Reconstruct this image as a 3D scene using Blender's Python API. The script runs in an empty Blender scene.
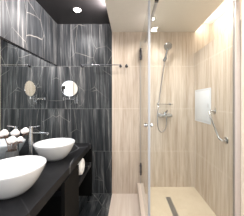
import bpy, bmesh, math, random
from mathutils import Vector, Matrix
random.seed(7)
PI = math.pi
S = bpy.context.scene
C = S.collection

# ------------------------------------------------------------------ camera, world, exposure
cd = bpy.data.cameras.new('camera'); cam = bpy.data.objects.new('camera', cd); C.objects.link(cam)
cam.location = (0, 0, 1.3); cam.rotation_euler = (PI/2, 0, 0)
cd.sensor_width = 36; cd.lens = 160/244*36; cd.shift_x = -6/244; cd.shift_y = -6/244; cd.clip_start = 0.01
S.camera = cam
w = bpy.data.worlds.new('world'); S.world = w; w.use_nodes = True
w.node_tree.nodes['Background'].inputs[0].default_value = (0.9, 0.95, 1, 1)
w.node_tree.nodes['Background'].inputs[1].default_value = 0.3
S.view_settings.view_transform = 'Standard'; S.view_settings.look = 'None'
S.view_settings.gamma = 1; S.view_settings.use_curve_mapping = False
S.view_settings.exposure = 0.32

def area(name, loc, rot, sx, sy, energy, col=(1, 1, 1)):
    l = bpy.data.lights.new(name, 'AREA'); l.shape = 'RECTANGLE'; l.size = sx; l.size_y = sy
    l.energy = energy; l.color = col
    o = bpy.data.objects.new(name, l); C.objects.link(o); o.location = loc; o.rotation_euler = rot
    return o
def spot(name, loc, energy, angle=120, blend=0.6, col=(1, 0.93, 0.84), size=0.04, tilt=(0, 0)):
    l = bpy.data.lights.new(name, 'SPOT'); l.energy = energy; l.spot_size = math.radians(angle)
    l.spot_blend = blend; l.color = col; l.shadow_soft_size = size
    o = bpy.data.objects.new(name, l); C.objects.link(o); o.location = loc
    o.rotation_euler = (math.radians(tilt[0]), math.radians(tilt[1]), 0)
    return o
W_FILL = 15; E_DARK = 28; E_SHOWER = 29; E_FILL = 18; E_COVE = 3.6
area('fill_panel', (0.05, -0.8, 2.268), (0, 0, 0), 0.5, 0.9, E_FILL, (1, 0.97, 0.94))  # added overhead fill, no such lamp is known behind the viewer
area('rear_fill', (-0.03, -1.46, 1.16), (PI/2, 0, 0), 1.84, 2.2, W_FILL, (0.95, 0.97, 1))  # made-up fill light placed in the rear wall opening
XSTEP = -0.226
# downlight positions (x, y, ceiling height, energy)
ZD, ZS = 2.403, 2.29
LIGHTS = [(-0.61, 1.914, ZD, E_DARK, 'lit round recessed downlight in the dark ceiling above the vanity'),
          (0.275, 1.90, ZS, E_SHOWER*0.55, 'lit recessed downlight in the beige ceiling beside the shower door'),
          (0.60, 1.42, ZS, E_SHOWER, None), (-0.61, 0.75, ZD, E_DARK, None), (0.35, 0.55, ZS, E_SHOWER, None)]
for i, (x, y, z, e, _) in enumerate(LIGHTS):
    spot('downlight_lamp', (x, y, z-0.02), e, 150, 0.6, (1, 0.96, 0.93)) if z == ZD else spot('downlight_lamp', (x, y, z-0.02), e, 158, 0.6, (1, 0.955, 0.91))

area('led_strip', (XSTEP-0.012, 0.55, 2.345), (0, math.radians(106), 0), 0.03, 2.6, 130.0, (1, 0.9, 0.86))

area('cove_strip', (0.952, 1.80, 2.35), (0, math.radians(-72), 0), 0.04, 0.86, E_COVE, (1, 0.94, 0.84))

# ------------------------------------------------------------------ materials
def newmat(name):
    m = bpy.data.materials.new(name); m.use_nodes = True
    return m, m.node_tree.nodes, m.node_tree.links, m.node_tree.nodes['Principled BSDF']
def flat(name, col, rough=0.5, metal=0.0, noise=0.04, scale=20, spec=0.5, coat=0.0):
    m, n, l, b = newmat(name)
    nt = n.new('ShaderNodeTexNoise'); nt.inputs['Scale'].default_value = scale
    tc = n.new('ShaderNodeTexCoord'); l.new(tc.outputs['Object'], nt.inputs['Vector'])
    r = n.new('ShaderNodeValToRGB')
    r.color_ramp.elements[0].color = tuple(c*(1-noise) for c in col)+(1,)
    r.color_ramp.elements[1].color = tuple(min(1, c*(1+noise)) for c in col)+(1,)
    l.new(nt.outputs['Fac'], r.inputs[0]); l.new(r.outputs[0], b.inputs['Base Color'])
    b.inputs['Roughness'].default_value = rough; b.inputs['Metallic'].default_value = metal
    b.inputs['Specular IOR Level'].default_value = spec; b.inputs['Coat Weight'].default_value = coat
    return m
def emit(name, col, strength):
    m, n, l, b = newmat(name)
    b.inputs['Base Color'].default_value = (1, 1, 1, 1)
    b.inputs['Emission Color'].default_value = col+(1,); b.inputs['Emission Strength'].default_value = strength
    return m
def mth(n, l, op, a, b=None, c=None):
    x = n.new('ShaderNodeMath'); x.operation = op
    for i, v in enumerate((a, b, c)):
        if v is None: continue
        if isinstance(v, (int, float)): x.inputs[i].default_value = v
        else: l.new(v, x.inputs[i])
    return x.outputs[0]
def mix(n, l, fac, a, b):
    x = n.new('ShaderNodeMix'); x.data_type = 'RGBA'
    for idx, v in ((0, fac), (6, a), (7, b)):
        if isinstance(v, (int, float)): x.inputs[idx].default_value = v
        elif isinstance(v, tuple): x.inputs[idx].default_value = v+(1,)
        else: l.new(v, x.inputs[idx])
    return x.outputs[2]
def ramp(n, l, fac, stops):
    r = n.new('ShaderNodeValToRGB'); e = r.color_ramp.elements
    e[0].position, e[0].color = stops[0][0], stops[0][1]+(1,)
    e[1].position, e[1].color = stops[-1][0], stops[-1][1]+(1,)
    for p, c in stops[1:-1]:
        q = e.new(p); q.color = c+(1,)
    l.new(fac, r.inputs[0]); return r.outputs[0]
def noise(n, l, vec, scale, detail=4, rough=0.6, dist=0.0):
    t = n.new('ShaderNodeTexNoise'); t.inputs['Scale'].default_value = scale
    t.inputs['Detail'].default_value = detail; t.inputs['Roughness'].default_value = rough
    t.inputs['Distortion'].default_value = dist; l.new(vec, t.inputs['Vector'])
    return t.outputs['Fac']
def stone(name, plane, stops, su=9, sv=0.55, veins=None, vein_amt=0.5, seam=None, rough=0.25, slant=0.04,
          tile_u=1.2, tile_v=0.6, u_off=0.0, shift_k=1.0, seam_amt=0.5, vein_scale=4.2, seam_w=0.005, spec=0.2):
    """streaked stone; plane 'wall' runs streaks up z, 'floor' along y"""
    m, n, l, b = newmat(name)
    tc = n.new('ShaderNodeTexCoord'); sp = n.new('ShaderNodeSeparateXYZ'); l.new(tc.outputs['Object'], sp.inputs[0])
    if plane == 'wall':
        u = mth(n, l, 'ADD', sp.outputs[0], sp.outputs[1]); v = sp.outputs[2]
    else:
        u = sp.outputs[0]; v = sp.outputs[1]
    vrow = mth(n, l, 'FLOOR', mth(n, l, 'DIVIDE', mth(n, l, 'ADD', v, 0.001), tile_v))
    ucol = mth(n, l, 'FLOOR', mth(n, l, 'DIVIDE', mth(n, l, 'SUBTRACT', u, u_off), tile_u))
    shift = mth(n, l, 'ADD', mth(n, l, 'MULTIPLY', vrow, 0.37*shift_k), mth(n, l, 'MULTIPLY', ucol, 3.1))
    us = mth(n, l, 'ADD', mth(n, l, 'ADD', u, mth(n, l, 'MULTIPLY', v, slant)), mth(n, l, 'MULTIPLY', shift, 0.23))
    cb = n.new('ShaderNodeCombineXYZ')
    l.new(mth(n, l, 'MULTIPLY', us, su), cb.inputs[0]); l.new(mth(n, l, 'MULTIPLY', v, sv), cb.inputs[1]); l.new(shift, cb.inputs[2])
    f1 = noise(n, l, cb.outputs[0], 1.0, 5, 0.6, 0.15)
    cf = n.new('ShaderNodeVectorMath'); cf.operation = 'MULTIPLY'; l.new(cb.outputs[0], cf.inputs[0]); cf.inputs[1].default_value = (3.2, 3.0, 1)
    f2 = noise(n, l, cf.outputs[0], 1.0, 5, 0.65, 0.2)
    f = mth(n, l, 'ADD', mth(n, l, 'MULTIPLY', f1, 0.55), mth(n, l, 'MULTIPLY', f2, 0.45))
    col = ramp(n, l, f, stops)
    if veins:
        cv = n.new('ShaderNodeCombineXYZ'); l.new(us, cv.inputs[0]); l.new(mth(n, l, 'MULTIPLY', v, 0.7), cv.inputs[1]); l.new(shift, cv.inputs[2])
        nz = n.new('ShaderNodeTexNoise'); nz.inputs['Scale'].default_value = 3; l.new(cv.outputs[0], nz.inputs['Vector'])
        ad = n.new('ShaderNodeVectorMath'); ad.operation = 'MULTIPLY_ADD'; l.new(nz.outputs['Color'], ad.inputs[0])
        ad.inputs[1].default_value = (0.07, 0.07, 0); l.new(cv.outputs[0], ad.inputs[2])
        vo = n.new('ShaderNodeTexVoronoi'); vo.feature = 'DISTANCE_TO_EDGE'; vo.inputs['Scale'].default_value = vein_scale
        l.new(ad.outputs[0], vo.inputs['Vector'])
        line = ramp(n, l, vo.outputs['Distance'], [(0.0, (1, 1, 1)), (0.004, (0.7,)*3), (0.010, (0, 0, 0))])
        gate = ramp(n, l, noise(n, l, cv.outputs[0], 2.2, 2), [(0.44, (0, 0, 0)), (0.56, (1, 1, 1))])
        amt = mth(n, l, 'MULTIPLY', mth(n, l, 'MULTIPLY', line, gate), vein_amt)
        col = mix(n, l, amt, col, veins)
    if seam:
        def sm(q, t, off):
            x = mth(n, l, 'MODULO', mth(n, l, 'ADD', mth(n, l, 'SUBTRACT', q, off), t*20), t)
            d = mth(n, l, 'MINIMUM', x, mth(n, l, 'SUBTRACT', t, x))
            return mth(n, l, 'LESS_THAN', d, seam_w/2)
        g = mth(n, l, 'MAXIMUM', sm(v, tile_v, 0.005), sm(u, tile_u, u_off))
        col = mix(n, l, mth(n, l, 'MULTIPLY', g, seam_amt), col, seam)
    l.new(col, b.inputs['Base Color']); b.inputs['Roughness'].default_value = rough
    b.inputs['Specular IOR Level'].default_value = spec
    return m

DK = [(0.38, (0.011, 0.0135, 0.016)), (0.48, (0.026, 0.029, 0.0325)), (0.55, (0.058, 0.062, 0.066)), (0.60, (0.12, 0.122, 0.124)), (0.68, (0.28, 0.275, 0.27))]
BG = [(0.35, (0.40, 0.31, 0.243)), (0.5, (0.545, 0.455, 0.373)), (0.65, (0.68, 0.60, 0.525))]
M = {}
M['dark_wall'] = stone('dark_marble_tile', 'wall', DK, 15, 0.7, (0.6, 0.57, 0.53), 0.34, (0.3, 0.3, 0.3), 0.42, u_off=2.263-0.812, seam_amt=0.35)
M['dark_floor'] = stone('dark_marble_floor_tile', 'floor', DK, 7, 0.9, (0.6, 0.6, 0.58), 0.5, (0.3, 0.3, 0.3), 0.25)
M['beige_wall'] = stone('beige_travertine_tile', 'wall', BG, 15, 0.9, None, 0, (0.85, 0.8, 0.72), 0.22, slant=0.0, u_off=2.263+0.20-0.02, seam_amt=0.4, tile_u=1.2, shift_k=0.06, spec=0.4)
M['beige_floor'] = stone('beige_travertine_floor_tile', 'floor', [(0.25, (0.56, 0.44, 0.36)), (0.5, (0.67, 0.58, 0.51)), (0.75, (0.78, 0.71, 0.65))], 12, 0.5, None, 0, None, 0.35, slant=0)
M['tray'] = stone('shower_floor_stone', 'floor', [(0.3, (0.62, 0.52, 0.39)), (0.5, (0.67, 0.57, 0.44)), (0.7, (0.72, 0.62, 0.49))], 5, 4, None, 0, None, 0.5, slant=0)
M['worktop'] = stone('black_stone_worktop', 'floor', [(0.3, (0.006, 0.0065, 0.008)), (0.55, (0.012, 0.0125, 0.015)), (0.8, (0.03, 0.031, 0.036))], 4, 3, (0.3, 0.3, 0.32), 0.6, None, 0.5, slant=0.6, vein_scale=1.9)
M['black_board'] = flat('black_painted_board', (0.004, 0.004, 0.004), 0.6, spec=0.15)
M['dark_ceiling'] = flat('dark_satin_ceiling', (0.017, 0.016, 0.017), 0.35, spec=0.4)
M['ceiling'] = flat('cream_ceiling', (0.74, 0.71, 0.65), 0.55)
M['white_paint'] = flat('white_paint', (0.82, 0.81, 0.79), 0.6)
M['cream_paint'] = flat('cream_paint', (0.86, 0.78, 0.66), 0.5)
M['ceramic'] = flat('white_ceramic', (0.66, 0.68, 0.71), 0.12, noise=0.01, coat=0.4)
M['chrome'] = flat('chrome', (0.72, 0.73, 0.75), 0.12, 1.0, noise=0.02)
M['rail_chrome'] = flat('soft_chrome', (0.40, 0.41, 0.43), 0.2, 1.0, noise=0.02)
M['dark_chrome'] = flat('dark_chrome', (0.10, 0.10, 0.11), 0.25, 1.0)
M['satin'] = flat('satin_aluminium', (0.55, 0.56, 0.6), 0.35, 1.0)
M['seal'] = flat('grey_polymer_seal', (0.47, 0.49, 0.53), 0.45)
M['wall_seal'] = flat('clear_polymer_seal', (0.42, 0.38, 0.34), 0.5)
M['alu_light'] = flat('matt_aluminium', (0.66, 0.61, 0.60), 0.45, 0.55)
M['mirror'] = flat('mirror_silver', (0.80, 0.84, 0.86), 0.015, 1.0, noise=0.0)
M['mirror_bright'] = flat('cosmetic_mirror_silver', (0.95, 0.96, 0.97), 0.01, 1.0, noise=0.0)
M['panel'] = flat('white_enamel', (0.70, 0.73, 0.78), 0.4)
M['towel'] = flat('white_terry', (0.86, 0.86, 0.86), 0.95, noise=0.15, scale=120)
M['cotton'] = flat('cotton_fibre', (0.74, 0.71, 0.70), 1.0, noise=0.08, scale=60)
M['stem'] = flat('dry_stem', (0.09, 0.05, 0.035), 0.8, noise=0.3)
M['vase'] = flat('grey_ceramic', (0.06, 0.063, 0.066), 0.6)
M['drain'] = flat('brushed_steel', (0.36, 0.34, 0.32), 0.45, 0.6)
M['gap'] = flat('dark_slot', (0.02, 0.02, 0.02), 0.7)
M['rubber'] = flat('black_rubber', (0.015, 0.015, 0.015), 0.5)
M['lamp'] = emit('downlight_lens', (1, 0.96, 0.9), 30)
def glassmat():
    m, n, l, b = newmat('clear_glass'); n.remove(b)
    out = [x for x in n if x.type == 'OUTPUT_MATERIAL'][0]
    tr = n.new('ShaderNodeBsdfTransparent'); tr.inputs[0].default_value = (0.965, 0.98, 0.97, 1)
    gl = n.new('ShaderNodeBsdfGlossy'); gl.inputs['Roughness'].default_value = 0.0
    fr = n.new('ShaderNodeFresnel'); fr.inputs[0].default_value = 1.5
    ge = n.new('ShaderNodeNewGeometry')
    k = mth(n, l, 'MULTIPLY', fr.outputs[0], mth(n, l, 'SUBTRACT', 1.0, ge.outputs['Backfacing']))
    mx = n.new('ShaderNodeMixShader'); l.new(k, mx.inputs[0]); l.new(tr.outputs[0], mx.inputs[1]); l.new(gl.outputs[0], mx.inputs[2])
    l.new(mx.outputs[0], out.inputs[0]); return m
M['glass'] = glassmat()

# ------------------------------------------------------------------ mesh helpers
def box(bm, x0, x1, y0, y1, z0, z1, bev=0.0, seg=2):
    r = bmesh.ops.create_cube(bm, size=1.0)
    bmesh.ops.scale(bm, vec=(x1-x0, y1-y0, z1-z0), verts=r['verts'])
    bmesh.ops.translate(bm, vec=((x0+x1)/2, (y0+y1)/2, (z0+z1)/2), verts=r['verts'])
    if bev:
        es = list({e for v in r['verts'] for e in v.link_edges})
        bmesh.ops.bevel(bm, geom=es, offset=bev, segments=seg, affect='EDGES', profile=0.5)
    return bm
def lathe(bm, prof, sx=1, sy=1, seg=48, loc=(0, 0, 0), rot=None):
    """profile of (radius, z) turned about z; rot turns the result"""
    rings = []
    R = rot or Matrix.Identity(3)
    def put(x, y, z): return bm.verts.new(R @ Vector((x, y, z)) + Vector(loc))
    for r, z in prof:
        if r < 1e-6: rings.append([put(0, 0, z)])
        else: rings.append([put(r*sx*math.cos(2*PI*i/seg), r*sy*math.sin(2*PI*i/seg), z) for i in range(seg)])
    for a, b in zip(rings, rings[1:]):
        for i in range(seg):
            j = (i+1) % seg
            q = [a[i % len(a)], a[j % len(a)], b[j % len(b)], b[i % len(b)]]
            q = list(dict.fromkeys(q))
            if len(q) >= 3: bm.faces.new(q)
    return bm
def spline(pts, n=8):
    P = [Vector(p) for p in pts]; P = [2*P[0]-P[1]]+P+[2*P[-1]-P[-2]]; out = []
    for i in range(1, len(P)-2):
        for k in range(n):
            t = k/n; a, b, c, d = P[i-1:i+3]
            out.append(0.5*((2*b)+(c-a)*t+(2*a-5*b+4*c-d)*t*t+(3*b-a-3*c+d)*t**3))
    out.append(P[-2]); return out
def tube(bm, pts, r, seg=12, close=False):
    P = [Vector(p) for p in pts]; rings = []; N = len(P); up = None
    rr = r if isinstance(r, (list, tuple)) else [r]*N
    for i, p in enumerate(P):
        if close: t = P[(i+1) % N]-P[i-1]
        else: t = P[min(i+1, N-1)]-P[max(i-1, 0)]
        t.normalize()
        if up is None: up = t.orthogonal().normalized()
        up = (up-t*up.dot(t)).normalized(); bi = t.cross(up)
        rings.append([bm.verts.new(p+rr[i]*(math.cos(2*PI*k/seg)*up+math.sin(2*PI*k/seg)*bi)) for k in range(seg)])
    for i in range(N if close else N-1):
        a, b = rings[i], rings[(i+1) % N]
        for k in range(seg): bm.faces.new((a[k], a[(k+1) % seg], b[(k+1) % seg], b[k]))
    if not close:
        bm.faces.new(rings[0][::-1]); bm.faces.new(rings[-1])
    return bm
def cyl(bm, a, b, r, seg=24):
    return tube(bm, [a, b], r, seg)
RX = Matrix.Rotation(-PI/2, 3, 'X')     # +z -> +y
RXm = Matrix.Rotation(PI/2, 3, 'X')     # +z -> -y
RYm = Matrix.Rotation(-PI/2, 3, 'Y')    # +z -> -x
def obj(name, bm, mat, parent=None, smooth=True):
    bmesh.ops.recalc_face_normals(bm, faces=bm.faces)
    me = bpy.data.meshes.new(name); bm.to_mesh(me); bm.free()
    o = bpy.data.objects.new(name, me); C.objects.link(o); me.materials.append(mat)
    if smooth:
        for p in me.polygons: p.use_smooth = True
        me.set_sharp_from_angle(angle=math.radians(38))
    if parent:
        o.parent = parent
        r = parent
        off = Vector(r.location)
        while r.parent: r = r.parent; off += Vector(r.location)
        o.location = -off       # parts are modelled in world coordinates
    return o
def B(): return bmesh.new()
def thing(name, label, cat, loc=(0, 0, 0), group=None):
    o = bpy.data.objects.new(name, None); C.objects.link(o); o.location = loc; o.empty_display_size = 0.05
    o['label'] = label; o['category'] = cat
    if group: o['group'] = group
    return o
def tag(o, label, cat, group=None):
    o['label'] = label; o['category'] = cat
    if group: o['group'] = group
    return o
def struct(name, bm, mat, parent=None):
    o = obj(name, bm, mat, parent, False)
    if not parent: o['kind'] = 'structure'
    return o

# ------------------------------------------------------------------ the setting
XL, XR, YB, YF, XM = -1.0, 0.935, 2.263, -1.5, -0.226
XA, XE = 1.19, 0.945
struct('wall_left', box(B(), XL-0.12, XL, YF-0.1, YB+0.1, 1.818, 2.5), M['dark_wall'])
struct('wall_left', box(B(), XL-0.12, XL-0.022, YF-0.1, YB+0.1, -0.1, 1.818), M['dark_wall'])
struct('wall_back', box(B(), XL-0.022, XM, YB, YB+0.1, -0.1, 2.5), M['dark_wall'])
struct('wall_back', box(B(), XM, XA+0.1, YB, YB+0.1, -0.1, 2.5), M['beige_wall'])
# tiled boxing up to z 1.98, the wall itself stands back above it and leaves a lit cove
struct('wall_right', box(B(), XR, XA, 1.327, YB, -0.1, 1.98), M['beige_wall'])
struct('wall_right', box(B(), XA, XA+0.1, 1.327, YB, -0.1, 2.5), M['beige_wall'])
struct('wall_right', box(B(), XR, XA+0.1, YF-0.1, 1.327, -0.1, 2.5), M['cream_paint'])
struct('ceiling', box(B(), XE, XA, 1.327, YB, ZD, ZD+0.097), M['white_paint'])
struct('ceiling', box(B(), XL, XM, YF, YB, ZD, ZD+0.097), M['dark_ceiling'])
bm = B(); box(bm, XM, XR, YF, 1.327, ZS, ZD+0.097); box(bm, XM, XE, 1.327, YB, ZS, ZD+0.097)
struct('ceiling', bm, M['ceiling'])
struct('floor', box(B(), XL-0.022, XM, YF, YB, -0.1, 0), M['dark_floor'])
struct('floor', box(B(), XM, XR, YF, YB, -0.1, 0), M['beige_floor'])
struct('floor', box(B(), 0.22, XR, 1.39, YB, 0.0, 0.098), M['tray'])
bm = B(); box(bm, 0.133, 0.22, 1.30, YB, 0, 0.157, 0.004); box(bm, 0.22, XR, 1.30, 1.39, 0, 0.157, 0.004)
struct('trim_1', bm, M['beige_floor'])
# wall behind the viewer, with an opening and frame invented for fill light
bm = B()
box(bm, XL, -0.97, YF-0.1, YF, 0, 2.5); box(bm, 0.92, XR, YF-0.1, YF, 0, 2.5)
box(bm, -0.97, 0.92, YF-0.1, YF, 0, 0.05); box(bm, -0.97, 0.92, YF-0.1, YF, 2.27, 2.5)
struct('wall_front', bm, M['white_paint'])
bm = B()
for a in (-0.97, -0.05, 0.88): box(bm, a, a+0.04, YF-0.08, YF-0.03, 0.05, 2.27)
for a in (0.05, 2.23): box(bm, -0.97, 0.92, YF-0.08, YF-0.03, a, a+0.04)
struct('added_window_1', bm, M['white_paint'])

# ------------------------------------------------------------------ vanity
worktop = obj('vanity_worktop', box(B(), XL-0.02, -0.52, -0.25, YB-0.002, 0.655, 0.72, 0.002), M['worktop'], None, False)
tag(worktop, 'long black stone vanity worktop running along the left wall under the basins', 'worktop')
t = thing('vanity_shelf_unit', 'black open shelf unit under the far end of the vanity worktop', 'shelf unit', (-0.76, 2.0, 0))
obj('front_panel', box(B(), -0.535, -0.505, 1.28, 1.645, 0.0, 0.654, 0.002), M['black_board'], t, False)
obj('end_panel', box(B(), XL+0.004, -0.505, 2.215, YB-0.003, 0.0, 0.654, 0.002), M['black_board'], t, False)
obj('shelf', box(B(), XL+0.004, -0.508, 1.50, 2.2145, 0.415, 0.468, 0.002), M['worktop'], t, False)
obj('shelf_support', box(B(), XL+0.004, -0.54, 1.50, 1.53, 0.0, 0.4145, 0.002), M['black_board'], t, False)
bm = B(); ty, tz, tr = 1.835, 0.469+0.093, 0.091
lathe(bm, [(0, -0.19), (tr-0.02, -0.19), (tr-0.004, -0.183), (tr, -0.165), (tr, 0.165), (tr-0.004, 0.183), (tr-0.02, 0.19), (0, 0.182)], 1, 1, 48, (-0.705, ty, tz), Matrix.Rotation(PI/2, 3, 'Y'))
sp_ = [(-0.705+0.188, ty+(0.008+0.0036*k)*math.cos(k*0.55), tz+(0.008+0.0036*k)*math.sin(k*0.55)) for k in range(19)]
tube(bm, sp_, 0.008, 8)
tag(obj('rolled_towel', bm, M['towel']), 'thick rolled white towel lying on the black shelf under the worktop', 'towel')

def basin(yc, label):
    t = thing('washbasin', label, 'washbasin', (-0.748, yc, 0.72), 'round white vessel basins on the worktop')
    prof = [(0, 0.001), (0.44, 0.001), (0.50, 0.005), (0.65, 0.034), (0.80, 0.077), (0.92, 0.122), (0.985, 0.153), (1.0, 0.162),
            (0.996, 0.166), (0.965, 0.166), (0.945, 0.16), (0.88, 0.124), (0.74, 0.078), (0.52, 0.040), (0.25, 0.026), (0.1, 0.022), (0, 0.022)]
    obj('bowl', lathe(B(), prof, 0.194, 0.202, 72, (-0.748, yc, 0.7205)), M['ceramic'], t)
    obj('drain_plug', lathe(B(), [(0, 0.023), (0.022, 0.023), (0.026, 0.027), (0.02, 0.032), (0, 0.033)], 1, 1, 24, (-0.748, yc, 0.72)), M['chrome'], t)
    return t
basin(1.645, 'white round vessel basin beneath the chrome tap, nearer the far wall')
basin(1.04, 'large white round vessel basin in the lower left foreground, nearest the viewer')

def faucet(yc):
    x = -0.945; t = thing('basin_tap', 'tall chrome basin tap with a long spout behind the far basin', 'tap', (x, yc, 0.72))
    obj('base', lathe(B(), [(0, 0), (0.028, 0), (0.028, 0.006), (0.02, 0.01), (0, 0.01)], 1, 1, 24, (x, yc, 0.721)), M['rail_chrome'], t)
    obj('body', lathe(B(), [(0, 0.008), (0.019, 0.008), (0.019, 0.31), (0.017, 0.315), (0, 0.315)], 1, 1, 24, (x, yc, 0.721)), M['rail_chrome'], t)
    bm = B(); box(bm, x+0.012, x+0.175, yc-0.012, yc+0.012, 0.988, 1.008, 0.006); cyl(bm, (x+0.16, yc, 0.978), (x+0.16, yc, 0.99), 0.009, 16)
    obj('spout', bm, M['rail_chrome'], t)
    bm = B(); lathe(bm, [(0, 0.316), (0.02, 0.316), (0.02, 0.34), (0.015, 0.345), (0, 0.345)], 1, 1, 24, (x, yc, 0.721))
    tube(bm, [(x+0.008, yc, 1.055), (x+0.09, yc, 1.066)], [0.006, 0.004], 12)
    obj('lever', bm, M['rail_chrome'], t)
faucet(1.56)

# vase with cotton
vx, vy = -0.895, 1.235
v = obj('vase', lathe(B(), [(0, 0), (0.036, 0), (0.040, 0.01), (0.045, 0.12), (0.043, 0.19), (0.041, 0.205), (0.037, 0.205), (0.039, 0.12), (0.034, 0.012), (0, 0.012)], 1, 1, 32, (vx, vy, 0.721)), M['vase'])
tag(v, 'small grey ceramic vase holding cotton branches between the two basins', 'vase')
def boll(c, r, par, seed):
    rnd = random.Random(seed); bm = B()
    for k in range(5):
        a = 2*PI*k/5+rnd.random()*0.5; q = Vector((math.cos(a), math.sin(a), 0.25*rnd.uniform(-1, 1)))*r*0.45 if k else Vector((0, 0, r*0.35))
        s = bmesh.ops.create_icosphere(bm, subdivisions=3, radius=r*rnd.uniform(0.68, 0.8))
        for u in s['verts']:
            u.co *= 1+0.07*math.sin(u.co.x*190+k)*math.sin(u.co.z*170+k)
            u.co += Vector(c)+q
    o = obj('cotton_boll', bm, M['cotton'], par)
    bm = B()
    for k in range(4):
        a = 2*PI*k/4+seed
        tip = Vector(c)+Vector((math.cos(a)*r*0.9, math.sin(a)*r*0.9, -r*0.6)); root = Vector(c)+Vector((0, 0, -r*0.95))
        mid = (tip+root)/2+Vector((math.cos(a), math.sin(a), -0.9))*r*0.3
        tube(bm, spline([root, mid, tip], 4), [0.003, 0.004, 0.005, 0.005, 0.004, 0.003, 0.002, 0.002, 0.001], 6)
    obj('husk', bm, M['stem'], o)
BOLLS = [((-0.935, 1.210, 1.062), 0.027, 'cotton branch leaning furthest left out of the grey vase'),
         ((-0.904, 1.285, 1.051), 0.027, 'upright cotton branch with its white boll in the middle of the bunch'),
         ((-0.840, 1.310, 1.063), 0.026, 'cotton branch reaching furthest right, its boll next to the tap'),
         ((-0.845, 1.170, 1.022), 0.028, 'short cotton branch whose boll hangs lowest just above the vase'),
         ((-0.835, 1.240, 1.010), 0.021, 'short cotton branch with the smallest boll, below the rightmost boll')]
for i, (c, r, lab) in enumerate(BOLLS):
    c = Vector(c); root = Vector((vx+0.006*(i-2), vy+0.004*(i-2), 0.76))
    t = thing('cotton_branch', lab, 'branch', root, 'cotton branches in the grey vase')
    top = Vector((vx+0.012*(i-2), vy+0.004*(i-2), 0.95)); e = c-Vector((0, 0, r*0.9))
    obj('stem', tube(B(), spline([root, top, (top+e)/2+Vector((0, 0, 0.008)), e], 5), 0.003, 8), M['stem'], t)
    boll(c, r, t, i+1)

# ------------------------------------------------------------------ mirrors and rails
t = thing('wall_mirror', 'long frameless wall mirror above the vanity on the left dark tiled wall', 'mirror', (XL-0.018, 1.0, 0.723))
obj('mirror_glass', box(B(), XL-0.021, XL-0.016, -0.25, YB-0.004, 0.723, 1.808), M['mirror'], t, False)
obj('edge_shadow_strip', box(B(), XL-0.021, XL-0.002, -0.25, YB-0.004, 1.8085, 1.817), M['dark_chrome'], t, False)  # dark top edge that also stands in for the shadow line there

mc = Vector((-0.760, 2.08, 1.475)); R = 0.101
t = thing('cosmetic_mirror', 'round chrome magnifying mirror on a swing arm against the dark tiles', 'mirror', (-0.74, YB, 1.36))
tocam = (Vector((0, 0, 1.3))-mc).normalized()
yaw = math.atan2(tocam.x, -tocam.y)+math.radians(1.7); pit = math.asin(tocam.z)-math.radians(0.2)
nrm = Vector((math.sin(yaw)*math.cos(pit), -math.cos(yaw)*math.cos(pit), math.sin(pit)))
Rm = Vector((0, 0, 1)).rotation_difference(nrm).to_matrix()
obj('mirror_disc', lathe(B(), [(0, 0.0), (R-0.005, 0.0), (R-0.005, 0.003), (0, 0.003)], 1, 1, 64, mc, Rm), M['mirror_bright'], t)
obj('rim', lathe(B(), [(R-0.0045, -0.004), (R-0.0045, 0.005), (R, 0.005), (R+0.002, 0), (R, -0.008), (0.03, -0.013), (0.0, -0.013), (0.0, -0.004)], 1, 1, 64, mc, Rm), M['chrome'], t)
lo = mc-Vector((0, 0, R+0.0))
obj('pivot', tube(B(), [lo-nrm*0.004, lo-nrm*0.004-Vector((0, 0, 0.035))], 0.006, 12), M['chrome'], t)
wx = -0.727
bm = B(); tube(bm, [(wx-0.02, YB-0.012, 1.41), (wx+0.018, YB-0.012, 1.41), (wx+0.018, YB-0.012, 1.27), (wx-0.02, YB-0.012, 1.27)], 0.005, 10, True)
box(bm, wx-0.004, wx+0.004, YB-0.010, YB-0.001, 1.28, 1.40, 0.003)
obj('wall_bracket', bm, M['rail_chrome'], t)
a0 = Vector((wx-0.02, YB-0.02, 1.335)); a1 = Vector((-0.89, YB-0.06, 1.335)); a2 = lo-nrm*0.004-Vector((0, 0, 0.03))
bm = B()
for dz in (0, 0.018): tube(bm, [a0+Vector((0, 0, dz)), a1+Vector((0, 0, dz))], 0.0045, 10)
cyl(bm, a1-Vector((0, 0, 0.01)), a1+Vector((0, 0, 0.03)), 0.008, 14)
tube(bm, [a1+Vector((0, 0, 0.008)), Vector((a2.x, a2.y, a1.z+0.008)), a2], 0.005, 10)
obj('swing_arm', bm, M['rail_chrome'], t)

def rosette(x, z, par, r=0.019, name='mount'):
    bm = B(); lathe(bm, [(0, 0), (r, 0), (r, 0.01), (r*0.55, 0.014), (r*0.5, 0.05), (r*0.62, 0.055), (r*0.6, 0.068), (0, 0.07)], 1, 1, 24, (x, YB-0.001, z), RXm)
    return obj(name, bm, M['dark_chrome'], par)
t = thing('towel_rail', 'slim chrome towel rail spanning the dark tiles and the beige tiles', 'towel rail', (-0.385, YB, 1.80))
rosette(-0.645, 1.805, t); rosette(-0.105, 1.805, t)
obj('rail', cyl(B(), (-0.655, YB-0.055, 1.812), (-0.095, YB-0.055, 1.812), 0.006), M['rail_chrome'], t)
t = thing('robe_hook', 'small dark robe hook on the beige tiles right of the towel rail', 'hook', (-0.02, YB, 1.805))
rosette(-0.02, 1.805, t, 0.021, 'peg')
bm = B(); tube(bm, spline([(-0.02, YB-0.06, 1.80), (-0.02, YB-0.075, 1.785), (-0.02, YB-0.09, 1.792)], 5), 0.006, 10)
obj('hook_tip', bm, M['dark_chrome'], t)

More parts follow.
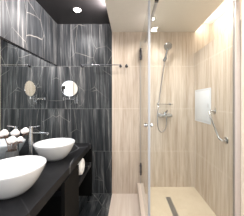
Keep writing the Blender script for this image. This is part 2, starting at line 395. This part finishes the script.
# ------------------------------------------------------------------ downlights
def downlight(x, y, z, label):
    t = thing('downlight', label, 'ceiling light', (x, y, z), 'recessed ceiling downlights')
    obj('trim_ring', lathe(B(), [(0.036, 0.0), (0.048, 0.0), (0.046, -0.006), (0.038, -0.008), (0.035, -0.004), (0.035, 0.0)], 1, 1, 40, (x, y, z-0.0005)), M['white_paint'], t)
    obj('lens', lathe(B(), [(0, -0.001), (0.0345, -0.001), (0.0345, -0.004), (0, -0.006)], 1, 1, 40, (x, y, z)), M['lamp'], t)
LAB = ['lit round recessed downlight in the dark ceiling above the vanity',
       'lit recessed downlight in the beige ceiling beside the corner of the shower door']
for (x, y, z, e, lab), l2 in zip(LIGHTS[:2], LAB): downlight(x, y, z, l2)

t = thing('fill_panel', 'added fill light panel on the unseen ceiling behind the viewer', 'ceiling light', (0.05, -0.8, ZS))
obj('frame', box(B(), -0.22, 0.32, -1.27, -0.33, 2.27, ZS-0.0005, 0.003), M['white_paint'], t)  # housing added to go with the overhead fill light

# ------------------------------------------------------------------ shower enclosure
t = thing('shower_door', 'hinged clear glass shower door seen edge on beside the beige wall', 'shower door', (0.178, 1.8, 0.16))
obj('glass_pane', box(B(), 0.174, 0.182, 1.362, 2.246, 0.166, 2.15), M['glass'], t, False)
obj('edge_seal', box(B(), 0.170, 0.186, 1.352, 1.362, 0.166, 2.15), M['seal'], t, False)
obj('wall_seal', box(B(), 0.168, 0.188, 2.246, 2.262, 0.158, 2.15), M['wall_seal'], t, False)
for z in (1.965, 0.37):
    h = obj('hinge', box(B(), 0.164, 0.192, 2.19, 2.259, z-0.075, z+0.075, 0.003), M['dark_chrome'], t)
    bm = B()
    for s in (-0.045, 0.045): cyl(bm, (0.160, 2.225, z+s), (0.196, 2.225, z+s), 0.008, 14)
    obj('hinge_screw', bm, M['dark_chrome'], h)
bm = B()
for s in (-1, 1):
    x = 0.178+s*0.004
    cyl(bm, (x, 1.40, 1.098), (x+s*0.014, 1.40, 1.098), 0.008, 18); cyl(bm, (x+s*0.013, 1.40, 1.098), (x+s*0.032, 1.40, 1.098), 0.016, 24)
obj('knob', bm, M['rail_chrome'], t)
t = thing('shower_screen', 'wide fixed clear glass shower screen facing the viewer', 'glass screen', (0.55, 1.345, 0.157))
obj('glass_pane', box(B(), 0.188, 0.884, 1.341, 1.349, 0.158, 2.15), M['glass'], t, False)
obj('corner_profile', box(B(), 0.170, 0.187, 1.335, 1.351, 0.158, 2.15, 0.002), M['seal'], t)
p = obj('wall_profile', box(B(), 0.891, XR-0.001, 1.328, 1.362, 0.158, 2.15, 0.002), M['alu_light'], t)
obj('rubber_gasket', box(B(), 0.8845, 0.8905, 1.337, 1.353, 0.158, 2.15), M['drain'], p, False)
t = thing('stabiliser_bar', 'square metal stabiliser bar holding the top of the glass screen', 'bar', (0.243, 1.8, 2.15))
obj('bar', box(B(), 0.231, 0.255, 1.372, 2.252, 2.147, 2.171, 0.002), M['satin'], t)
obj('glass_clamp', box(B(), 0.227, 0.259, 1.330, 1.3715, 2.1505, 2.185, 0.003), M['dark_chrome'], t)
obj('wall_flange', box(B(), 0.224, 0.262, 2.2525, 2.262, 2.14, 2.178, 0.003), M['satin'], t)

# linear drain
t = thing('linear_drain', 'long grey metal slot drain let into the beige shower floor', 'drain', (0.505, 1.75, 0.098))
bm = B(); box(bm, 0.475, 0.482, 1.45, 2.02, 0.0985, 0.1015); box(bm, 0.528, 0.535, 1.45, 2.02, 0.0985, 0.1015)
box(bm, 0.482, 0.528, 1.45, 1.457, 0.0985, 0.1015); box(bm, 0.482, 0.528, 2.013, 2.02, 0.0985, 0.1015)
obj('frame', bm, M['drain'], t, False)
obj('channel', box(B(), 0.4822, 0.5278, 1.4572, 2.0128, 0.0985, 0.099), M['gap'], t, False)
bm = B(); y = 1.462
while y < 2.006:
    box(bm, 0.483, 0.527, y, y+0.009, 0.0992, 0.1012); y += 0.0125
obj('grate', bm, M['drain'], t, False)

# ------------------------------------------------------------------ shower fittings
# mixer
mz = 1.112; t = thing('shower_mixer', 'chrome wall mounted shower mixer with a lever on the beige tiles', 'mixer tap', (0.51, YB, mz))
for x in (0.445, 0.575): obj('wall_union', lathe(B(), [(0, 0), (0.032, 0), (0.030, 0.012), (0.018, 0.016), (0.018, 0.05), (0, 0.05)], 1, 1, 28, (x, YB-0.001, mz), RXm), M['rail_chrome'], t)
bm = B(); tube(bm, [(0.415, YB-0.06, mz), (0.42, YB-0.06, mz), (0.60, YB-0.06, mz), (0.606, YB-0.06, mz)], [0.019, 0.024, 0.024, 0.019], 24)
cyl(bm, (0.53, YB-0.06, mz-0.05), (0.53, YB-0.06, mz-0.01), 0.011, 16)
obj('body', bm, M['rail_chrome'], t)
bm = B(); lathe(bm, [(0, 0), (0.024, 0), (0.024, 0.02), (0.018, 0.028), (0, 0.03)], 1, 1, 24, (0.51, YB-0.06, mz+0.018))
tube(bm, [(0.512, YB-0.062, mz+0.04), (0.53, YB-0.12, mz+0.075)], [0.011, 0.007], 14)
obj('lever', bm, M['rail_chrome'], t)
# hand shower on its holder
t = thing('hand_shower', 'chrome hand shower hanging in its wall holder high on the beige tiles', 'shower head', (0.52, YB, 1.9))
hb = Vector((0.515, YB-0.06, 1.90)); hh = Vector((0.535, YB-0.105, 2.03))
ax = (hh-hb).normalized()
obj('handle', tube(B(), [hb-ax*0.03, hb+ax*0.03, hb+ax*0.10, hh], [0.011, 0.013, 0.012, 0.014], 16), M['rail_chrome'], t)
fd = Vector((0.05, -0.75, -0.6)).normalized(); Rh = Vector((0, 0, 1)).rotation_difference(fd).to_matrix()
h = obj('spray_head', lathe(B(), [(0, -0.022), (0.025, -0.020), (0.052, -0.006), (0.056, 0.004), (0.052, 0.010), (0, 0.010)], 1, 1, 36, hh+ax*0.02, Rh), M['rail_chrome'], t)
obj('spray_face', lathe(B(), [(0, 0.0102), (0.044, 0.0102), (0.042, 0.014), (0, 0.015)], 1, 1, 36, hh+ax*0.02, Rh), M['drain'], h)
t = thing('shower_holder', 'small chrome wall holder gripping the hand shower', 'holder', (0.515, YB, 1.90))
bm = B(); lathe(bm, [(0, 0), (0.024, 0), (0.022, 0.01), (0.011, 0.014), (0.011, 0.04), (0, 0.04)], 1, 1, 24, (0.515, YB-0.001, 1.895), RXm)
obj('wall_plate', bm, M['rail_chrome'], t)
obj('clip', lathe(B(), [(0.0145, -0.018), (0.021, -0.018), (0.022, 0.018), (0.0155, 0.018), (0.0145, -0.018)], 1, 1, 24, hb, Vector((0, 0, 1)).rotation_difference(ax).to_matrix()), M['rail_chrome'], t)
hose = spline([hb-ax*0.031, (0.50, YB-0.05, 1.80), (0.465, YB-0.035, 1.55), (0.430, YB-0.035, 1.30), (0.405, YB-0.09, 1.17), (0.398, YB-0.10, 1.04),
               (0.415, YB-0.09, 0.93), (0.46, YB-0.07, 0.885), (0.510, YB-0.06, 0.925), (0.530, YB-0.06, 1.00), (0.53, YB-0.06, mz-0.0505)], 8)
tag(obj('shower_hose', tube(B(), hose, 0.006, 10), M['rail_chrome']), 'thin chrome hose looping from the mixer up to the hand shower', 'hose')
# slim shelf
t = thing('soap_shelf', 'slim chrome wire soap shelf just above the shower mixer', 'shelf', (0.51, YB, 1.265))
for x in (0.425, 0.595): obj('wall_mount', lathe(B(), [(0, 0), (0.016, 0), (0.015, 0.008), (0.008, 0.012), (0.008, 0.03), (0, 0.03)], 1, 1, 20, (x, YB-0.001, 1.27), RXm), M['rail_chrome'], t)
bm = B(); tube(bm, [(0.412, YB-0.025, 1.27), (0.608, YB-0.025, 1.27), (0.608, YB-0.10, 1.27), (0.445, YB-0.10, 1.27), (0.445, YB-0.025, 1.272)], 0.004, 8)
for k in range(5): tube(bm, [(0.47+k*0.03, YB-0.025, 1.27), (0.47+k*0.03, YB-0.10, 1.27)], 0.0025, 6)
obj('wire_tray', bm, M['rail_chrome'], t)

# access hatch on right wall
t = thing('access_hatch', 'square white access hatch set in the beige tiles of the right wall', 'hatch', (XR, 1.99, 1.27))
y0, y1, z0, z1 = 1.80, 2.215, 1.045, 1.462
bm = B(); box(bm, XR-0.008, XR-0.0005, y0, y0+0.018, z0, z1); box(bm, XR-0.008, XR-0.0005, y1-0.018, y1, z0, z1)
box(bm, XR-0.008, XR-0.0005, y0+0.018, y1-0.018, z0, z0+0.018); box(bm, XR-0.008, XR-0.0005, y0+0.018, y1-0.018, z1-0.018, z1)
obj('frame', bm, M['panel'], t, False)
d = obj('door', box(B(), XR-0.011, XR-0.001, y0+0.022, y1-0.022, z0+0.022, z1-0.022, 0.002), M['panel'], t)
obj('latch', box(B(), XR-0.017, XR-0.011, y0+0.035, y0+0.05, 1.235, 1.285, 0.003), M['satin'], d)

# grab rail on right wall
t = thing('grab_rail', 'slanting chrome grab rail on the right wall below the access hatch', 'grab rail', (XR, 1.62, 1.07))
gu = Vector((XR, 1.73, 1.205)); gl = Vector((XR, 1.52, 0.935)); off = Vector((-0.062, 0, 0)); dr = (gl-gu).normalized()
pts = [gu+Vector((-0.012, 0, 0)), gu+Vector((-0.04, 0, 0))]+[gu+off*1.0+dr*0.02-Vector((-0.006, 0, 0)), gu+off+dr*0.045]
pts += [gl+off-dr*0.045, gl+off*1.0-dr*0.02+Vector((0.006, 0, 0)), gl+Vector((-0.04, 0, 0)), gl+Vector((-0.012, 0, 0))]
obj('rail', tube(B(), spline(pts, 6), 0.0125, 18), M['chrome'], t)
for g in (gu, gl):
    obj('flange', lathe(B(), [(0, 0), (0.036, 0), (0.035, 0.006), (0.022, 0.013), (0.0, 0.0135)], 1, 1, 32, g-Vector((0.0005, 0, 0)), RYm), M['chrome'], t)

# the camera on its tripod that the round mirror reflects
t = thing('tripod_camera', 'black camera on a tripod, a dark spot reflected in the round mirror', 'camera', (0, -0.12, 0))
obj('camera_body', box(B(), -0.07, 0.07, -0.14, -0.075, 1.25, 1.345, 0.012), M['rubber'], t)
obj('camera_lens', lathe(B(), [(0, 0), (0.036, 0), (0.036, 0.05), (0.034, 0.055), (0.03, 0.05), (0, 0.04)], 1, 1, 32, (0, -0.076, 1.3), RX), M['rubber'], t)
obj('tripod_head', box(B(), -0.03, 0.03, -0.14, -0.08, 1.15, 1.25, 0.008), M['rubber'], t)
for k in range(3):
    a = PI/2+2*PI*k/3+PI
    obj('leg', tube(B(), [(0.02*math.cos(a), -0.11+0.02*math.sin(a), 1.17), (0.33*math.cos(a), -0.11+0.33*math.sin(a), 0.012)], [0.014, 0.010], 12), M['rubber'], t)
